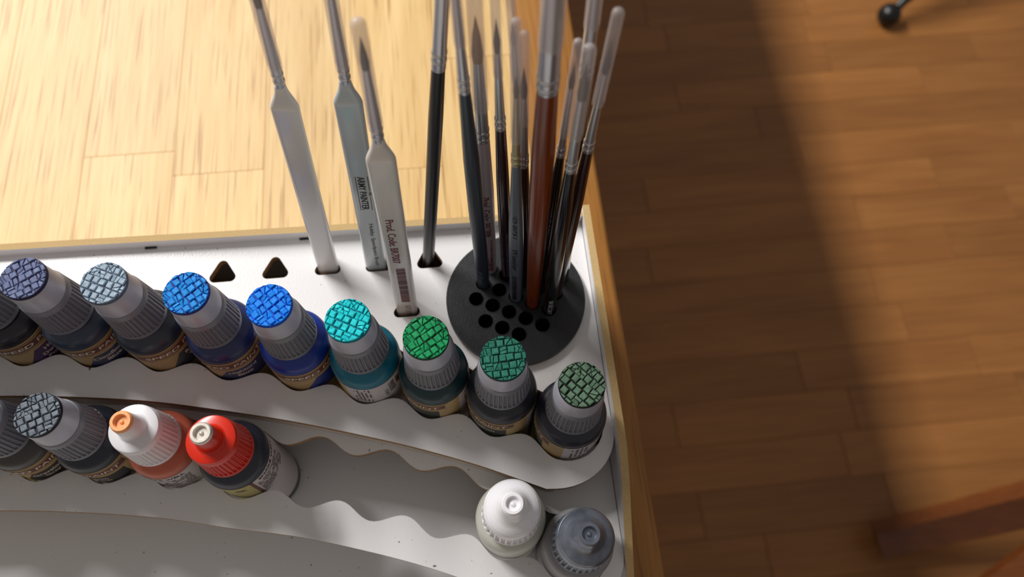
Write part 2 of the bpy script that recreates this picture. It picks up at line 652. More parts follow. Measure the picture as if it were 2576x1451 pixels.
# right side panel with the edge that steps down towards the front
prof = [(147.4, 0), (147.4, 78.0), (60, 78.0), (52, 77.4), (40, 72.0), (9, 51.5), (-8, 42), (-40, 34), (-130, 34), (-130, 0)]
n = len(prof)
v = [(x, yy + (0.0), z) for x in (48.9, 51.7) for yy, z in prof]
f = [tuple(range(n)), tuple(range(2 * n - 1, n - 1, -1))] + [(k, n + k, n + (k + 1) % n, (k + 1) % n) for k in range(n)]
me = mesh('side_panel', v, f)
o = obj('side_panel', me, [M_white, M_mdf], rack)
for p in me.polygons:
    if len(p.vertices) == 4:
        p.material_index = 1
# shade in the small tab slots along the back panel, painted as black blocks
for sx in (-121.5, -61.5, -36.0):
    obj('tab_slot_shade', mesh('tab_slot_shade', *box(-2.2, 2.2, -0.5, 0.6, 0.0, 0.7)), M_black, rack, (sx, back_y(sx) - 0.25, P1 + 0.02))

# ------------------------------------------------------------------ bottles
BODY = [(11.2, 0), (11.9, 0.6), (12.1, 1.6), (12.1, 50.2), (12.0, 51.4), (11.6, 52.7), (10.9, 53.7), (10.2, 54.2), (9.2, 54.8), (8.2, 55.6), (8.0, 58.9)]
ME_body = mesh('bottle_body', *lathe(BODY, 56), smooth=40)


def collar_mesh(r0, r1, depth, nrib, z0=58.4, z1=74.3, skirt=1.5, rim=2.6):
    """ribbed screw collar: rim bands above and below, ribs between"""
    seg = nrib * 4
    rows = []

    def ring(r, z, rib):
        out = []
        for k in range(seg):
            a = 2 * math.pi * k / seg
            rr = r - (depth if (rib and k % 4 >= 2) else 0)
            out.append((rr * math.cos(a), rr * math.sin(a), z))
        return out

    def rad(z):
        return r0 + (r1 - r0) * (z - z0) / (z1 - z0)
    zs = [(z0, 0), (z0 + skirt, 0), (z0 + skirt + 0.05, 1), (z1 - rim, 1), (z1 - rim + 0.05, 0), (z1 - 0.7, 0)]
    for z, rib in zs:
        rows.append(ring(rad(z), z, rib))
    rows.append(ring(rad(z1) - 0.25, z1 - 0.2, 0))
    rows.append(ring(rad(z1) - 0.8, z1, 0))
    v = [p for rr in rows for p in rr]
    f = []
    for i in range(len(rows) - 1):
        for k in range(seg):
            k2 = (k + 1) % seg
            f.append((i * seg + k, i * seg + k2, (i + 1) * seg + k2, (i + 1) * seg + k))
    f.append(tuple(range(seg - 1, -1, -1)))
    f.append(tuple((len(rows) - 1) * seg + k for k in range(seg)))
    return mesh('collar', v, f, 30)


ME_collar = collar_mesh(9.4, 8.15, 0.55, 36)
ME_collar2 = collar_mesh(10.0, 9.1, 0.65, 30, rim=4.2)
ME_sleeve = mesh('sleeve', *lathe([(7.75, 74.2), (7.7, 74.6), (7.05, 83.2), (6.9, 83.4)], 48), smooth=40)
ME_disc = mesh('disc', *lathe([(6.9, 83.3), (7.15, 83.5), (7.15, 84.5), (7.0, 84.7)], 44), smooth=40)
TOP = [(7.5, 74.1), (8.0, 74.2), (7.9, 74.7), (7.3, 75.0), (5.0, 75.2), (4.5, 75.6), (4.2, 76.6), (3.55, 83.2), (3.35, 83.9), (3.1, 84.2), (2.35, 84.2), (2.05, 83.7), (1.9, 82.6), (1.2, 82.7), (0.55, 83.0), (0.5, 83.4), (0.2, 83.6)]
ME_top = mesh('cap_top', *lathe(TOP, 44), smooth=32)
DOME = [(8.8, 73.6), (8.75, 74.4), (8.3, 75.2), (6.8, 76.2), (5.6, 77.4), (4.8, 78.8), (4.3, 80.3), (3.8, 83.0), (3.45, 84.0), (3.1, 84.35), (2.3, 84.35), (2.0, 83.8), (1.8, 83.0), (0.8, 83.1), (0.5, 83.6), (0.2, 83.7)]
ME_dome = mesh('cap_dome', *lathe(DOME, 44), smooth=40)
ME_tipring = mesh('tip_ring', *lathe([(3.62, 83.0), (3.42, 83.95), (3.1, 84.28), (2.3, 84.28), (2.0, 83.75), (1.85, 82.7), (1.2, 82.8), (0.62, 83.1), (0.55, 83.5), (0.2, 83.7)], 36), smooth=40)


def clip_circle(poly, r, n=30):
    out = poly
    for k in range(n):
        a = 2 * math.pi * (k + 0.5) / n
        nx, ny = math.cos(a), math.sin(a)
        new = []
        for i in range(len(out)):
            p, q = out[i], out[(i + 1) % len(out)]
            dp, dq = p[0] * nx + p[1] * ny - r, q[0] * nx + q[1] * ny - r
            if dp <= 0:
                new.append(p)
            if (dp < 0 < dq) or (dq < 0 < dp):
                t = dp / (dp - dq)
                new.append((p[0] + (q[0] - p[0]) * t, p[1] + (q[1] - p[1]) * t))
        out = new
        if len(out) < 3:
            return []
    # drop near-duplicate points
    res = []
    for p in out:
        if not res or (p[0] - res[-1][0]) ** 2 + (p[1] - res[-1][1]) ** 2 > 0.02:
            res.append(p)
    return res if len(res) > 2 else []


def parea(p):
    return 0.5 * abs(sum(p[i][0] * p[(i + 1) % len(p)][1] - p[(i + 1) % len(p)][0] * p[i][1] for i in range(len(p))))


def cut(poly, px, py, ang, gap):
    """split a convex polygon along a line, leaving a joint"""
    nx, ny = math.cos(ang), math.sin(ang)
    res = []
    for sg in (1, -1):
        out = []
        for i in range(len(poly)):
            p, q = poly[i], poly[(i + 1) % len(poly)]
            dp = sg * ((p[0] - px) * nx + (p[1] - py) * ny) - gap / 2
            dq = sg * ((q[0] - px) * nx + (q[1] - py) * ny) - gap / 2
            if dp >= 0:
                out.append(p)
            if (dp < 0) != (dq < 0):
                t = dp / (dp - dq)
                out.append((p[0] + (q[0] - p[0]) * t, p[1] + (q[1] - p[1]) * t))
        if len(out) > 2:
            res.append(out)
    return res


def stones(seed):
    rg = random.Random(seed)
    out = []
    g = 2.42
    for j in range(-3, 4):
        for i in range(-3, 4):
            cx, cy = i * g + rg.uniform(-0.12, 0.12) + (0.35 if j % 2 else -0.25), j * g + rg.uniform(-0.1, 0.1)
            if cx * cx + cy * cy > 8.0 ** 2:
                continue
            whole = rg.random() < 0.48
            hw, hh = (rg.uniform(0.95, 1.08), rg.uniform(0.95, 1.08)) if whole else (1.16, 1.14)
            jt = 0.13
            q = [(-hw, -hh), (hw, -hh), (hw, hh), (-hw, hh)]
            q = [(cx + x + rg.uniform(-jt, jt), cy + yy + rg.uniform(-jt, jt)) for x, yy in q]
            polys = [q]
            if not whole:                               # broken setts: crazed into chips
                for _ in range(rg.choice((1, 1, 2))):
                    nxt = []
                    for p_ in polys:
                        nxt += cut(p_, cx + rg.uniform(-0.35, 0.35), cy + rg.uniform(-0.35, 0.35), rg.uniform(0, math.pi), 0.16)
                    polys = nxt
            hb = rg.uniform(0.42, 0.66) if whole else rg.uniform(0.22, 0.42)
            for pl_ in polys:
                pl_ = clip_circle(pl_, 6.98)
                if not pl_ or parea(pl_) < 0.22:
                    continue
                h = hb + rg.uniform(-0.06, 0.06)
                n = len(pl_)
                mx = sum(p[0] for p in pl_) / n; my = sum(p[1] for p in pl_) / n
                tx, ty = (rg.uniform(-0.07, 0.07), rg.uniform(-0.07, 0.07)) if whole else (rg.uniform(-0.2, 0.2), rg.uniform(-0.2, 0.2))
                v = [(x, yy, -0.05) for x, yy in pl_]
                v += [(mx + (x - mx) * 0.93, my + (yy - my) * 0.93, h * 0.78 + tx * (x - mx) + ty * (yy - my)) for x, yy in pl_]
                v += [(mx + (x - mx) * 0.74, my + (yy - my) * 0.74, h + tx * (x - mx) + ty * (yy - my)) for x, yy in pl_]
                f = [tuple(range(2 * n, 3 * n))]
                for k in (0, n):
                    f += [(k + a_, k + (a_ + 1) % n, k + n + (a_ + 1) % n, k + n + a_) for a_ in range(n)]
                out.append(mesh('stone', v, f))
    return out


STONES = [stones(3), stones(8)]


def fine_print(wd, ht, rows, seed, fill=0.75):
    rg = random.Random(seed)
    rc = []
    dy = ht / rows
    for k in range(rows):
        yy = ht / 2 - (k + 0.5) * dy
        x = -wd / 2
        while x < wd / 2 - 0.4:
            l = rg.uniform(0.5, 1.8)
            if rg.random() < fill:
                rc.append((x, min(wd / 2, x + l), yy - dy * 0.24, yy + dy * 0.24))
            x += l + 0.22
    return rects2d(rc)


RB = 12.1


def label_parts(root, spec):
    phi = spec['phi']                         # azimuth where the word SPEED ends
    lab = obj('label', mesh('label', *sector(RB + 0.10, phi - 85, phi + 100, 6, 49.3), smooth=60), M_beige, root)
    obj('banner', mesh('banner', *sector(RB + 0.14, phi - 76, phi + 74, 43.6, 47.4), smooth=60), M_maroon, lab)
    obj('banner_line', mesh('banner_line', *sector(RB + 0.14, phi - 80, phi + 80, 48.0, 48.35), smooth=60), M_maroon, lab)
    obj('banner_line', mesh('banner_line', *sector(RB + 0.14, phi - 80, phi + 80, 42.7, 42.95), smooth=60), M_maroon, lab)
    r = RB + 0.24
    wd = math.radians(60) * r
    lw = join2d([(text2d('SPEED', wd, 2.1, 0.12, 0.02), -wd / 2, 0), (text2d('PAINT', wd * 0.95, 2.1, 0.12, 0.0), wd / 2 + 1.2, 0)])
    obj('lettering', mesh('lettering', *wrap(lw, r, phi, 45.5)), M_cream, lab)
    obj('colour_patch', mesh('colour_patch', *sector(RB + 0.14, phi - 34, phi + 62, 30, 41.4, 24), smooth=60), spec['patch'], lab)
    if spec.get('name'):
        ls = spec['name']
        pts = [(text2d(t, 1.25 * len(t) + 0.6, 2.0 if k == 0 else 1.8, 0.0, 0.012), 3.2, -k * 2.9) for k, t in enumerate(ls)]
        obj('lettering', mesh('lettering', *wrap(join2d(pts), r, phi, 38.9)), M_cream, lab)
    bk = obj('back_label', mesh('back_label', *sector(RB + 0.10, phi + 100, phi + 272, 6, 49.3), smooth=60), M_whitelabel, root)
    if spec.get('back') == 'maker':
        p = [(rot2d(text2d('ARMY', 7.5, 2.4, 0, 0.015), -90), 6.2, -1.0), (rot2d(text2d('PAINTER', 9.0, 2.0, 0, 0.01), -90), 3.3, -1.6),
             (rects2d([(7.9, 8.15, -6, 3.6), (1.8, 2.05, -6, 3.0)]), 0, 0), (rot2d(text2d('STUDIO', 6.5, 1.2), -90), 0.4, -4.6)]
        obj('lettering', mesh('lettering', *wrap(join2d(p), r, -62, 43.5)), M_ink, bk)
        obj('fine_print', mesh('fine_print', *wrap(rot2d(fine_print(13, 6.6, 5, 4), -90), r, -100, 41.5)), M_inkgrey, bk)
    else:
        obj('fine_print', mesh('fine_print', *wrap(rot2d(fine_print(13, 15, 9, 7), -90), r, phi + 146, 41.0)), M_inkgrey, bk)


def paint_bottle(xy, base, label, group, body, stone=None, recess=None, spec=None, rotz=0.0, kind='cobble', sset=0, capmat=None, tipmat=None, name='paint_bottle'):
    b = thing(name, label, 'paint bottle', (xy[0], xy[1], base), None, group)
    obj('body', ME_body, body, b)
    if kind == 'cobble':
        cr = random.Random(int(xy[0] * 7 + xy[1]))
        obj('ribbed_collar', ME_collar, M_silverdark, b, rot=(0, 0, cr.uniform(0, 1)))
        obj('cap_sleeve', ME_sleeve, M_silver, b)
        d = obj('cobbled_disc', ME_disc, recess, b)
        for me in (STONES[sset] if xy[0] > -140 else []):      # the discs beyond the picture stay plain
            o = obj('stone', me, stone, d, (0, 0, 84.7))
            # turn the whole paving by the disc's own angle
        d.rotation_euler = (0, 0, rotz)
    elif kind == 'nozzle':
        obj('ribbed_collar', ME_collar, capmat, b)
        obj('nozzle_cap', ME_top, capmat, b)
        obj('nozzle_tip', ME_tipring, tipmat, b, (0, 0, 0.12))
    elif kind == 'dome':
        obj('ribbed_collar', ME_collar2, capmat, b)
        obj('nozzle_cap', ME_dome, capmat, b)
    if spec:
        label_parts(b, spec)
    return b


def pl(name, rgb, rough=0.36, **k):
    return plain(name, rgb, rough, **k)


def stone_mat(name, rgb):
    return plain(name, rgb, 0.6, spec=0.22, var=0.30, vscale=900, bump=0.25, bscale=1600)


G1 = 'cobble-topped paint bottles along the upper tier'
G2 = 'cobble-topped paint bottles on the lower tier'
DAT = [
    # row, index, label, body, stone, recess, phi, patch, name, rot, set
    (1, -1, 'dark paint bottle with purple name patch, far end of the upper tier', (34, 30, 38), (92, 96, 128), (34, 32, 58), -48, (66, 36, 84), ('Hive', 'Dweller', 'Purple'), 0.3, 0),
    (1, 0, 'paint bottle topped with a grey-violet cobbled disc, dark blue name patch', (48, 58, 76), (102, 112, 148), (38, 36, 70), -66, (44, 54, 84), ('Cloudburst', 'Blue'), 0.5, 0),
    (1, 1, 'paint bottle topped with a pale grey cobbled disc', (46, 52, 64), (150, 168, 184), (84, 98, 118), -40, (58, 62, 72), ('Runic', 'Grey'), -0.45, 1),
    (1, 2, 'paint bottle topped with a blue cobbled disc with purple joints', (36, 46, 92), (20, 134, 214), (24, 44, 130), -82, (54, 56, 96), ('Highlord', 'Blue'), 0.62, 0),
    (1, 3, 'paint bottle topped with a vivid azure cobbled disc', (18, 48, 138), (4, 128, 236), (0, 70, 186), -52, (20, 50, 130), None, 0.66, 0),
    (1, 4, 'teal paint bottle topped with a turquoise cobbled disc', (0, 104, 128), (16, 196, 202), (0, 118, 136), -228, (0, 90, 110), None, -0.50, 1),
    (1, 5, 'dark green paint bottle topped with an emerald green cobbled disc', (18, 52, 58), (18, 148, 88), (6, 56, 40), -150, (40, 44, 40), None, 0.55, 0),
    (1, 6, 'near-black paint bottle topped with a muted sea-green cobbled disc', (38, 40, 48), (46, 124, 104), (16, 50, 46), -150, (26, 36, 34), ('Battalion',), 0.05, 0),
    (1, 7, 'near-black paint bottle topped with a grey-olive cobbled disc, end of the upper tier', (34, 36, 48), (92, 120, 98), (18, 26, 22), -208, (40, 50, 40), None, -0.85, 1),
    (2, -1, 'dark grey paint bottle at the far end of the lower tier', (70, 66, 66), (90, 94, 100), (34, 36, 42), -74, (40, 34, 34), ('Gravelord', 'Grey'), 0.1, 0),
    (2, 0, 'black paint bottle topped with a charcoal cobbled disc beside the white-capped peach bottle', (34, 40, 52), (106, 114, 124), (28, 32, 40), -108, (34, 30, 30), ('Grim', 'Black'), 0.40, 1),
]
# unseen bottles added past the left of both rows to shade those in view
for rw, idx in ((1, -2), (1, -3), (2, -2), (2, -3)):
    DAT.append((rw, idx, 'unseen dark cobble-topped paint bottle added for its shadow, %s from the far end of the %s tier' % ('next' if idx == -2 else 'second', 'upper' if rw == 1 else 'lower'),
                (40, 40, 46), (110, 100, 120), (40, 36, 46), -80, (50, 46, 60), None, 0.2 * idx, idx % 2))
for (rw, idx, lab, bodyc, stc, rec, phi, patch, nm, rz, ss) in DAT:
    rr = row1x if rw == 1 else row2x
    xy = rr[6 + idx]
    key = 'r%d_%d' % (rw, idx)
    spec = dict(phi=phi, patch=pl('patch_' + key, patch, 0.45), name=nm, back='maker' if idx == 4 else None)
    paint_bottle(xy, B1 if rw == 1 else B2, lab, G1 if rw == 1 else G2, pl('body_' + key, bodyc, 0.33),
                 stone_mat('stone_' + key, stc), stone_mat('joint_' + key, rec), spec, rz, 'cobble', ss)

M_peachbody = pl('peach_bottle', (190, 98, 74), 0.35, sss=0.2)
M_whitecap = pl('white_cap', (226, 222, 224), 0.30, sss=0.25)
b = paint_bottle(row2x[7], B2, 'peach paint bottle with a white nozzle cap and orange-dabbed tip', None, M_peachbody, kind='nozzle', capmat=M_whitecap, tipmat=pl('peach_dab', (238, 164, 104), 0.5, var=0.12, vscale=900))
bk = obj('label', mesh('label', *sector(RB + 0.10, -205, 20, 6, 49.3), smooth=60), M_whitelabel, b)
obj('lettering', mesh('lettering', *wrap(text2d('SHAKE WELL', 15.5, 1.7, 0, 0.03), RB + 0.2, -92, 47.2)), M_ink, bk)
obj('fine_print', mesh('fine_print', *wrap(fine_print(16, 11, 8, 3), RB + 0.2, -88, 39.5)), M_inkgrey, bk)
b = paint_bottle(row2x[8], B2, 'dark paint bottle with a bright red nozzle cap and silver-dabbed tip', None, pl('red_capped_body', (40, 44, 58), 0.33), kind='nozzle', capmat=pl('red_cap', (206, 40, 16), 0.26), tipmat=pl('silver_dab', (214, 206, 196), 0.32, metal=0.4, var=0.15, vscale=900))
bk = obj('label', mesh('label', *sector(RB + 0.10, -58, 95, 6, 49.3), smooth=60), M_whitelabel, b)
obj('lettering', mesh('lettering', *wrap(text2d('SHAKE WELL', 15.5, 1.7, 0, 0.03), RB + 0.2, -12, 47.4)), M_ink, bk)
obj('fine_print', mesh('fine_print', *wrap(fine_print(14, 11, 8, 9), RB + 0.2, -22, 39.5)), M_inkgrey, bk)
gl = obj('front_label', mesh('front_label', *sector(RB + 0.10, -190, -64, 6, 49.3), smooth=60), M_goldlabel, b)
obj('label_border', mesh('label_border', *sector(RB + 0.12, -64, -58, 6, 49.3), smooth=60), M_maroon, gl)
obj('lettering', mesh('lettering', *wrap(text2d('GR', 4.0, 2.2, 0, 0.03), RB + 0.2, -84, 44.5)), M_maroon, gl)

M_whitebody = pl('frosted_white_bottle', (196, 196, 186), 0.4, sss=0.2)
paint_bottle(row2x[12], B2, 'frosted white dropper bottle with a glossy white cap', None, M_whitebody, kind='dome', capmat=pl('gloss_white', (232, 230, 234), 0.16), name='dropper_bottle')
paint_bottle(row2x[13], B2, 'grey dropper bottle with a metallic gunmetal cap beside the rack side panel', None, pl('grey_bottle', (134, 132, 136), 0.38), kind='dome', capmat=pl('gunmetal_cap', (112, 118, 130), 0.30, metal=0.6, var=0.2, vscale=300), name='dropper_bottle')

# ------------------------------------------------------------------ brush holder
hx, hy = HOLD
gc = (19.0, 112.6)
ga, gb = (6.0, -3.2), (-3.2, -6.15)
HOLES = []
for j, rng_i in ((2, (-1, 0, 1)), (1, (-2, -1, 0, 1, 2)), (0, (-2, -1, 0, 1, 2)), (-1, (-2, -1, 0, 1, 2)), (-2, (-1, 0, 1))):
    for i in rng_i:
        HOLES.append((gc[0] + ga[0] * i + gb[0] * j, gc[1] + ga[1] * i + gb[1] * j))
holder = thing('brush_holder', 'black 3D-printed round brush holder with a grid of holes in the rack', 'brush holder', (hx, hy, 38.0))
hl = [circ(x - hx, yy - hy, 2.82, 24) for x, yy in HOLES]
obj('flange', plate_mesh('flange', circ(0, 0, 26.6, 72), hl, P1 + 0.02 - 38, 73.4 - 38), [M_print, M_print], holder)
obj('hole_block', plate_mesh('hole_block', circ(0, 0, 20.6, 60), hl, 0, P1 + 0.02 - 38), [M_print, M_print], holder)
ringm = mesh('rim', *lathe([(3.15, 0), (3.15, 0.12), (2.84, 0.12), (2.84, 0)], 28, False, False), smooth=40)
for x, yy in HOLES:
    obj('hole_rim', ringm, M_print, holder, (x - hx, yy - hy, 73.38 - 38))


# ------------------------------------------------------------------ brushes
def brush(label, p0, zb, u, drop, handle, hmat, ferr, fmat, hair, hairmat, cap=None, rings=(), tri=False, group='paint brushes standing in the rack'):
    """p0 = where the axis crosses height zb; u = axis direction; handle/ferr/hair: lists of (s, r) measured from there"""
    u = Vector(u).normalized()
    base = Vector((p0[0], p0[1], zb)) - u * drop
    q = Vector((0, 0, 1)).rotation_difference(u)
    t = thing('paint_brush', label, 'brush', base, q, group)
    if tri:
        sec = []
        rows = handle
        v, f = [], []
        for (s, r, blend) in rows:
            # blend 1 = rounded triangle, 0 = round; r = half width of a flat side
            tripts = round_tri(0, 0, r * 0.76, r * 0.36, 6)
            n = len(tripts)
            for (x, yy) in tripts:
                a = math.atan2(yy, x)
                cx_, cy_ = r * math.cos(a), r * math.sin(a)
                v.append((x * blend + cx_ * (1 - blend), yy * blend + cy_ * (1 - blend), s + drop))
        k = len(rows)
        for i in range(k - 1):
            for j in range(n):
                j2 = (j + 1) % n
                f.append((i * n + j, i * n + j2, (i + 1) * n + j2, (i + 1) * n + j))
        f.append(tuple(range(n - 1, -1, -1))); f.append(tuple((k - 1) * n + j for j in range(n)))
        h = obj('handle', mesh('handle', v, f, 50), hmat, t)
    else:
        h = obj('handle', mesh('handle', *lathe([(r, s + drop) for s, r in handle], 24), smooth=50), hmat, t)
    fr = obj('ferrule', mesh('ferrule', *lathe([(r, s + drop) for s, r in ferr], 24), smooth=50), fmat, t)
    for s, r in rings:
        obj('crimp', mesh('crimp', *lathe([(r - 0.15, s + drop - 0.9), (r + 0.14, s + drop - 0.5), (r + 0.16, s + drop), (r + 0.14, s + drop + 0.5), (r - 0.15, s + drop + 0.9)], 24), smooth=60), fmat, fr)
    if hair:
        obj('bristles', mesh('bristles', *lathe([(max(r, 0.03), s + drop) for s, r in hair], 20), smooth=60), hairmat, t)
    if cap:
        s0, s1, r0, r1 = cap
        prof = [(r0, s0 + drop), (r1, s1 + drop - r1), (r1 * 0.92, s1 + drop - r1 * 0.5), (r1 * 0.6, s1 + drop - r1 * 0.12), (0.05, s1 + drop)]
        obj('cap', mesh('cap', *lathe(prof, 24, True, False), smooth=60), M_cap, t)
    return t, h


def art_on_flat(h, p, drop, yface, mat, name='lettering', par=None):
    """artwork on the flat front face; x of the art runs down the handle, y points right"""
    vs = [(yy, yface, -x + drop) for x, yy in p[0]]
    return obj(name, mesh(name, vs, p[1]), mat, par or h)


def art_on_round(h, p, drop, r, phi, mat, name='lettering'):
    vs = []
    for x, yy in p[0]:
        a = math.radians(phi) + yy / r
        vs.append((r * math.cos(a), r * math.sin(a), -x + drop))
    return obj(name, mesh(name, vs, p[1]), mat, h)


def shifted(p, dx, dy=0.0):
    return [(x + dx, yy + dy) for x, yy in p[0]], p[1]


def barcode(s0, s1, wd, seed):
    rg = random.Random(seed)
    rc = []
    s = s0
    while s > s1:
        l = rg.choice((0.28, 0.28, 0.5, 0.75))
        rc.append((-s, -s + l, -wd / 2, wd / 2))
        s -= l + rg.choice((0.25, 0.25, 0.45))
    return rects2d(rc)


def tri_handle(sh):
    r = 4.0
    return [(-33, r * 0.9, 1), (-32, r, 1), (sh - 0.8, r * 0.97, 1), (sh, r * 0.96, 1), (sh + 1.0, r * 0.90, 0.95), (sh + 2.4, r * 0.76, 0.75), (sh + 3.8, r * 0.60, 0.4), (sh + 5.4, r * 0.48, 0.1), (sh + 6.8, 1.7, 0.0), (sh + 7.4, 1.6, 0.0)]


M_tri_white = pl('white_brush_lacquer', (216, 212, 208), 0.22, coat=0.3)
M_tri_grey = pl('grey_brush_lacquer', (176, 186, 190), 0.22, coat=0.3)
YF = -(4.0 * 0.76 * 0.5 + 4.0 * 0.36) - 0.05
for (lab, p0, u, sh, fer, capx, mat, hm) in (
    ('white triangular paint brush with no lettering, standing in a rack hole', (-52.6, 133.9), (0.075, 0.018, 0.997), 100.0, (107, 135, 146), (113.7, 156), M_tri_white, M_hair),
    ('grey-white triangular paint brush with black maker lettering', (-34.0, 133.1), (0.064, 0.008, 0.998), 102.4, (109, 138.8, 150), (115.0, 158), M_tri_grey, M_hairdark),
    ('white triangular paint brush with a maroon barcode, in the front hole', (-22.8, 113.6), (0.036, 0.004, 0.999), 103.8, (110, 137.3, 147.5), (115.5, 152.3), M_tri_white, M_hairdark),
):
    f0, f1, f2 = fer
    t, h = brush(lab, p0, P1, u, 33, tri_handle(sh), mat,
                 [(f0, 1.5), (f0 + 6, 1.55), (f0 + 8, 1.5), (f1, 0.95)], M_ferrule, [(f1 - 1, 0.9), (f1 + 2, 1.0), ((f1 + f2) / 2, 0.75), (f2, 0.03)], hm,
                 (capx[0], capx[1], 1.95, 1.75), [(f0 + 2.0, 1.5), (f0 + 4.6, 1.5)], tri=True)
    if 'maker' in lab:
        p = join2d([(shifted(text2d('ARMY PAINTER', 20.5, 2.3, 0, 0.012), -56.6, 0), 0, 0), (shifted(text2d('THE', 2.2, 0.8, 0, 0.02), -56.6, 2.15), 0, 0),
                    (rects2d([(-67, -58.2, 2.0, 2.2), (-55, -46.2, 2.0, 2.2), (-67, -46.2, -1.75, -1.55)]), 0, 0)])
        art_on_flat(h, p, 33, YF, M_ink)
        art_on_flat(h, shifted(text2d('Hobby: Speedpaint Brush', 33, 1.9), -19.8, 0.6), 33, YF, M_ink)
    if 'barcode' in lab:
        art_on_flat(h, shifted(text2d('Prod. Code: BR7007', 29.5, 2.5, 0, 0.008), -58.7, -0.6), 33, YF, M_redink)
        art_on_flat(h, shifted(text2d('571379', 9.5, 1.9), -2.6, 0.6), 33, YF, M_redink)
        art_on_flat(h, shifted(barcode(39.8, 11.0, 3.1, 4), 0, 0.2), 33, YF, M_redink, 'barcode')

# long black brush without a cap
brush('slim black paint brush with a bare nickel ferrule in a triangular rack hole', (-13.6, 132.2), P1, (0.098, -0.01, 0.995), 33,
      [(-33, 1.9), (-10, 2.15), (20, 2.3), (95, 2.15), (115.5, 1.85), (117, 1.8)], M_black,
      [(116, 1.98), (123, 2.0), (124, 1.9), (150, 1.75), (158, 1.7)], M_ferrule, [(157, 1.6), (168, 2.0), (176, 0.4)], M_hair, None, [(119.5, 1.95), (122.0, 1.95)])

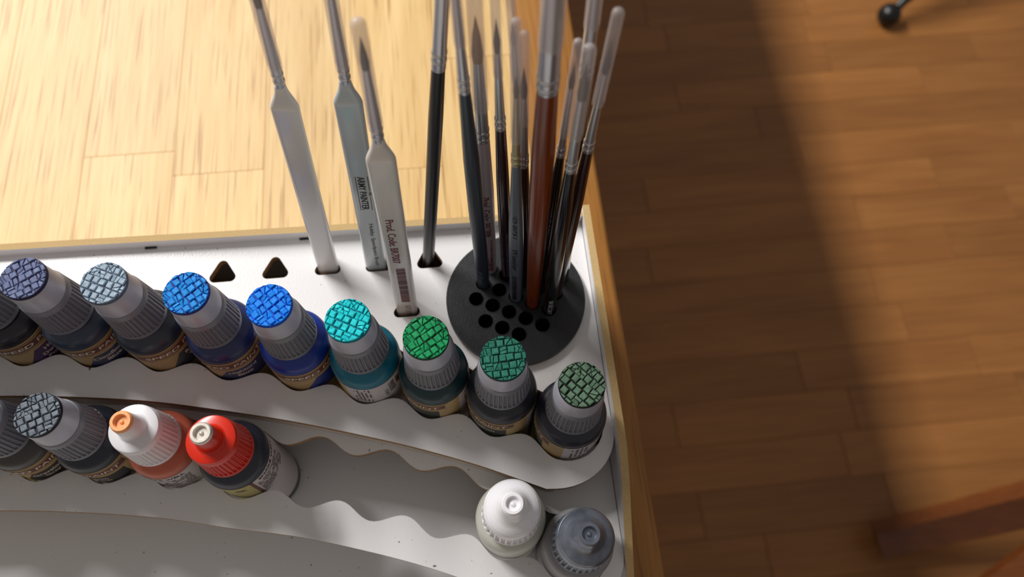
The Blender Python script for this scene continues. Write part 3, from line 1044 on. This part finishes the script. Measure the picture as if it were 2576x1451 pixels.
M_slate = pl('slate_blue_lacquer', (46, 54, 66), 0.30)
M_mauve = pl('pale_mauve_lacquer', (178, 166, 170), 0.28)
M_maroonl = pl('dark_maroon_lacquer', (44, 14, 14), 0.20, coat=0.5)
M_bluegrey = pl('blue_grey_lacquer', (96, 106, 118), 0.26)
M_orange = pl('orange_brown_lacquer', (122, 50, 5), 0.26, coat=0.2, var=0.15, vscale=60)
M_blackgl = pl('black_gloss', (16, 15, 17), 0.16, coat=0.5)
ZO = 73.4
GB = 'paint brushes standing in the black holder'
OB = [
    ('slate-blue round paint brush in the black holder', (7.1, 118.9), (-0.028, 0, 1), [(-33, 1.9), (0, 2.3), (60, 2.5), (88, 2.3), (118, 1.5)], M_slate,
     [(117.5, 1.5), (124, 1.42), (134, 1.12), (150, 0.85)], M_ferrule, [(149, 0.8), (152, 0.9), (160, 0.03)], M_hair, (134.4, 166, 1.45, 1.3), [(120, 1.42), (122.6, 1.42)]),
    ('pale mauve paint brush with product code and barcode in the black holder', (10.4, 125.2), (-0.023, 0.001, 1), [(-33, 1.9), (0, 2.3), (40, 2.55), (60, 2.55), (87.5, 2.0)], M_mauve,
     [(87, 1.95), (95, 1.85), (103, 1.75), (121, 1.3)], M_ferrule, [(120, 1.25), (124, 1.45), (130, 1.0), (136.5, 0.03)], M_hairgold, (102, 150, 2.15, 1.85), [(89.4, 1.9), (92.4, 1.9)]),
    ('dark maroon paint brush with a printed barcode in the black holder', (16.4, 121.9), (-0.034, 0.002, 0.999), [(-33, 1.8), (0, 2.0), (40, 2.1), (70, 2.0), (97, 1.5)], M_maroonl,
     [(96.5, 1.45), (103.5, 1.35), (119, 1.0), (128, 0.65)], M_ferrule, [(127, 0.65), (131, 0.85), (138.5, 0.03)], M_hairdark, (118.8, 152, 1.25, 1.1), [(98.6, 1.42), (101.4, 1.42)]),
    ('blue-grey paint brush with script lettering and pale brass ferrule in the black holder', (19.1, 112.5), (-0.028, 0.003, 1), [(-33, 1.9), (0, 2.3), (40, 2.5), (60, 2.35), (93, 1.3)], M_bluegrey,
     [(92.5, 1.3), (99, 1.2), (110, 0.95), (122.7, 0.6)], M_brass, [(122, 0.6), (125, 0.7), (130, 0.03)], M_hair, (104, 148, 1.45, 1.3), [(94.8, 1.28), (97.4, 1.25)]),
    ('dark maroon glossy paint brush with a short clear cap in the black holder', (22.4, 118.7), (-0.034, 0.004, 0.999), [(-33, 1.9), (0, 2.4), (47, 2.5), (82.4, 1.5)], M_maroonl,
     [(82, 1.5), (90, 1.38), (103, 1.15), (114.4, 0.8)], M_ferrule, [(113.5, 0.8), (117, 0.95), (125, 0.03)], M_hairdark, (102.6, 137, 1.4, 1.25), [(84.5, 1.46), (87.2, 1.42)]),
    ('thick orange-brown paint brush with a wide ferrule in the black holder', (25.0, 109.3), (-0.020, 0.004, 1), [(-33, 1.9), (0, 2.4), (40, 2.9), (80, 3.2), (105, 3.1), (128.5, 2.6)], M_orange,
     [(128, 2.6), (132, 2.62), (146, 2.4), (160, 2.0)], M_ferrule, [(159, 1.9), (165, 2.1), (175, 0.1)], M_hair, (143, 182, 2.75, 2.5), [(130, 2.58), (133, 2.58)]),
    ('slim black paint brush with faint script in the black holder', (28.4, 115.4), (0.007, -0.002, 1), [(-33, 1.9), (0, 2.25), (40, 2.3), (67, 2.05), (92, 1.2)], M_blackgl,
     [(91.5, 1.2), (96, 1.12), (101.5, 0.98), (122, 0.6)], M_ferrule, [(121, 0.6), (124, 0.7), (131, 0.03)], M_hairdark, (101.4, 138, 1.3, 1.15), [(93.4, 1.18), (95.8, 1.14)]),
    ('glossy black paint brush with small white lettering at its foot in the black holder', (30.9, 106.2), (-0.008, 0.002, 1), [(-33, 1.9), (0, 2.3), (40, 2.45), (78, 2.25), (98.5, 1.6)], M_blackgl,
     [(98, 1.6), (103, 1.5), (113.5, 1.35), (128.6, 1.05)], M_ferrule, [(127.5, 1.0), (131, 1.2), (141, 0.05)], M_hairdark, (113.5, 146, 1.75, 1.6), [(99.8, 1.56), (102.4, 1.52)]),
    ('maroon paint brush standing behind the blue-grey one in the black holder', (25.8, 124.9), (-0.075, 0.003, 0.997), [(-33, 1.8), (0, 2.0), (50, 1.9), (98, 1.3)], M_maroonl,
     [(97, 1.3), (105, 1.15), (127, 0.65)], M_ferrule, [(126, 0.65), (129, 0.75), (134.5, 0.03)], M_hairdark, (112, 146, 1.3, 1.15), [(100, 1.25)]),
    ('dark maroon paint brush with a slim tall clear cap in the black holder', (34.3, 112.2), (0.011, -0.004, 1), [(-33, 1.9), (0, 2.2), (40, 2.3), (73, 2.1), (99, 1.5)], M_maroonl,
     [(98.5, 1.48), (103, 1.38), (119, 1.0), (131, 0.65)], M_ferrule, [(130, 0.65), (133, 0.85), (141.5, 0.03)], M_hairdark, (119, 150.5, 1.5, 1.35), [(100.2, 1.44), (102.8, 1.4)]),
    ('black paint brush with a wide nickel ferrule behind the others in the black holder', (37.8, 118.4), (-0.035, 0.008, 0.999), [(-33, 1.9), (0, 2.2), (60, 2.3), (120, 1.75)], M_blackgl,
     [(119, 1.72), (130, 1.66), (145, 1.28), (152, 1.1)], M_ferrule, [(151, 1.1), (156, 1.3), (164, 0.05)], M_hair, (137, 170, 1.8, 1.65), [(122, 1.7), (124.8, 1.68)]),
]
for (lab, p0, u, hd, hm, fe, fm, hr, hrm, cp, rg_) in OB:
    t, h = brush(lab, p0, ZO, u, 33, hd, hm, fe, fm, hr, hrm, cp, rg_, group=GB)
    if 'pale mauve' in lab:
        art_on_round(h, shifted(text2d('Prod. Code: BR7008', 27, 2.2, 0, 0.008), -45.3), 33, 2.68, -95, M_redink)
        art_on_round(h, barcode(28.6, 3.0, 2.4, 9), 33, 2.62, -95, M_redink, 'barcode')
    elif 'printed barcode' in lab:
        art_on_round(h, barcode(38.0, 3.0, 2.2, 12), 33, 2.2, -100, pl('violet_ink', (120, 92, 116), 0.5), 'barcode')
    elif 'script lettering' in lab:
        art_on_round(h, shifted(text2d('O 0751', 14.4, 1.4, 0.3), -59.8), 33, 2.5, -105, M_ink)
        art_on_round(h, shifted(text2d('Wonder', 16.3, 2.0, 0.35, 0.01), -36.9), 33, 2.62, -105, M_ink)
        art_on_round(h, barcode(23.7, 3.0, 1.8, 2), 33, 2.62, -110, M_ink, 'barcode')
    elif 'faint script' in lab:
        art_on_round(h, shifted(text2d('1571', 10.5, 1.4, 0.3), -54.7), 33, 2.3, -100, pl('dull_black_ink', (46, 44, 46), 0.7))
        art_on_round(h, shifted(text2d('Wonder', 15.5, 2.0, 0.35, 0.01), -33.1), 33, 2.42, -100, MATS['dull_black_ink'])
    elif 'white lettering' in lab:
        art_on_round(h, shifted(text2d('BASECOAT', 12.6, 1.7), -6.8), 33, 2.42, -92, pl('pale_ink', (190, 190, 192), 0.5))
    elif 'slate' in lab:
        art_on_round(h, shifted(text2d('f list', 12.0, 1.6, 0.4), -10.5), 33, 2.46, -110, pl('pale_blue_ink', (120, 134, 146), 0.5))

# ------------------------------------------------------------------ things on the floor
st = thing('floor_stand', 'black metal stand leg ending in a ball foot on the oak floor', 'stand', (1120, 1120, FLOOR))
for k, a in enumerate((225.0, 345.0, 105.0)):
    ca, sa = math.cos(math.radians(a)), math.sin(math.radians(a))
    R_ = 392 if k == 0 else 380
    ca, sa = ((788 - 1120) / R_, (912 - 1120) / R_) if k == 0 else (ca, sa)
    n0 = math.hypot(ca, sa); ca /= n0; sa /= n0
    v, f = lathe([(20 * math.sin(math.pi * i / 12) + 0.01, 20 - 20 * math.cos(math.pi * i / 12)) for i in range(13)], 24)
    obj('ball_foot', mesh('ball_foot', v, f, 60), M_black, st, (R_ * ca, R_ * sa, 0))
    path = [(R_ * ca, R_ * sa, 16), ((R_ - 24) * ca, (R_ - 24) * sa, 34), ((R_ - 60) * ca, (R_ - 60) * sa, 56), ((R_ - 120) * ca, (R_ - 120) * sa, 70), ((R_ - 220) * ca, (R_ - 220) * sa, 92), (0, 0, 150)]
    obj('leg', mesh('leg', *tube(path, [8, 8, 12, 14, 14, 14]), smooth=60), M_black, st)
obj('post', mesh('post', *lathe([(20, 110), (20, 700), (16, 720)], 24), smooth=40), M_black, st)

ch = thing('wooden_chair', 'orange-brown wooden chair leg and rail on the floor beside the desk', 'chair', (620, 40, FLOOR))


def beam(p, q, w0, h0, w1, h1, roll=0.0):
    p, q = Vector(p), Vector(q)
    t = (q - p).normalized()
    s = t.cross(Vector((0, 0, 1))).normalized()
    n = s.cross(t).normalized()
    c, sn = math.cos(math.radians(roll)), math.sin(math.radians(roll))
    s, n = s * c + n * sn, n * c - s * sn
    v = []
    for e, w_, h_ in ((p, w0, h0), (q, w1, h1)):
        for a, b in ((-1, -1), (1, -1), (1, 1), (-1, 1)):
            v.append(tuple(e + s * (a * w_ / 2) + n * (b * h_ / 2)))
    return v, [(3, 2, 1, 0), (4, 5, 6, 7), (0, 1, 5, 4), (1, 2, 6, 5), (2, 3, 7, 6), (3, 0, 4, 7)]


obj('leg', mesh('leg', *beam((-112, 5, 22), (260, 52, 170), 24, 40, 34, 58, 50)), M_chair, ch)
obj('leg', mesh('leg', *beam((300, -130, 15), (300, 60, 175), 34, 30, 34, 30)), M_chair, ch)
obj('rail', mesh('rail', *beam((-130, -100, 160), (250, 75, 160), 40, 24, 40, 24)), M_chair, ch)
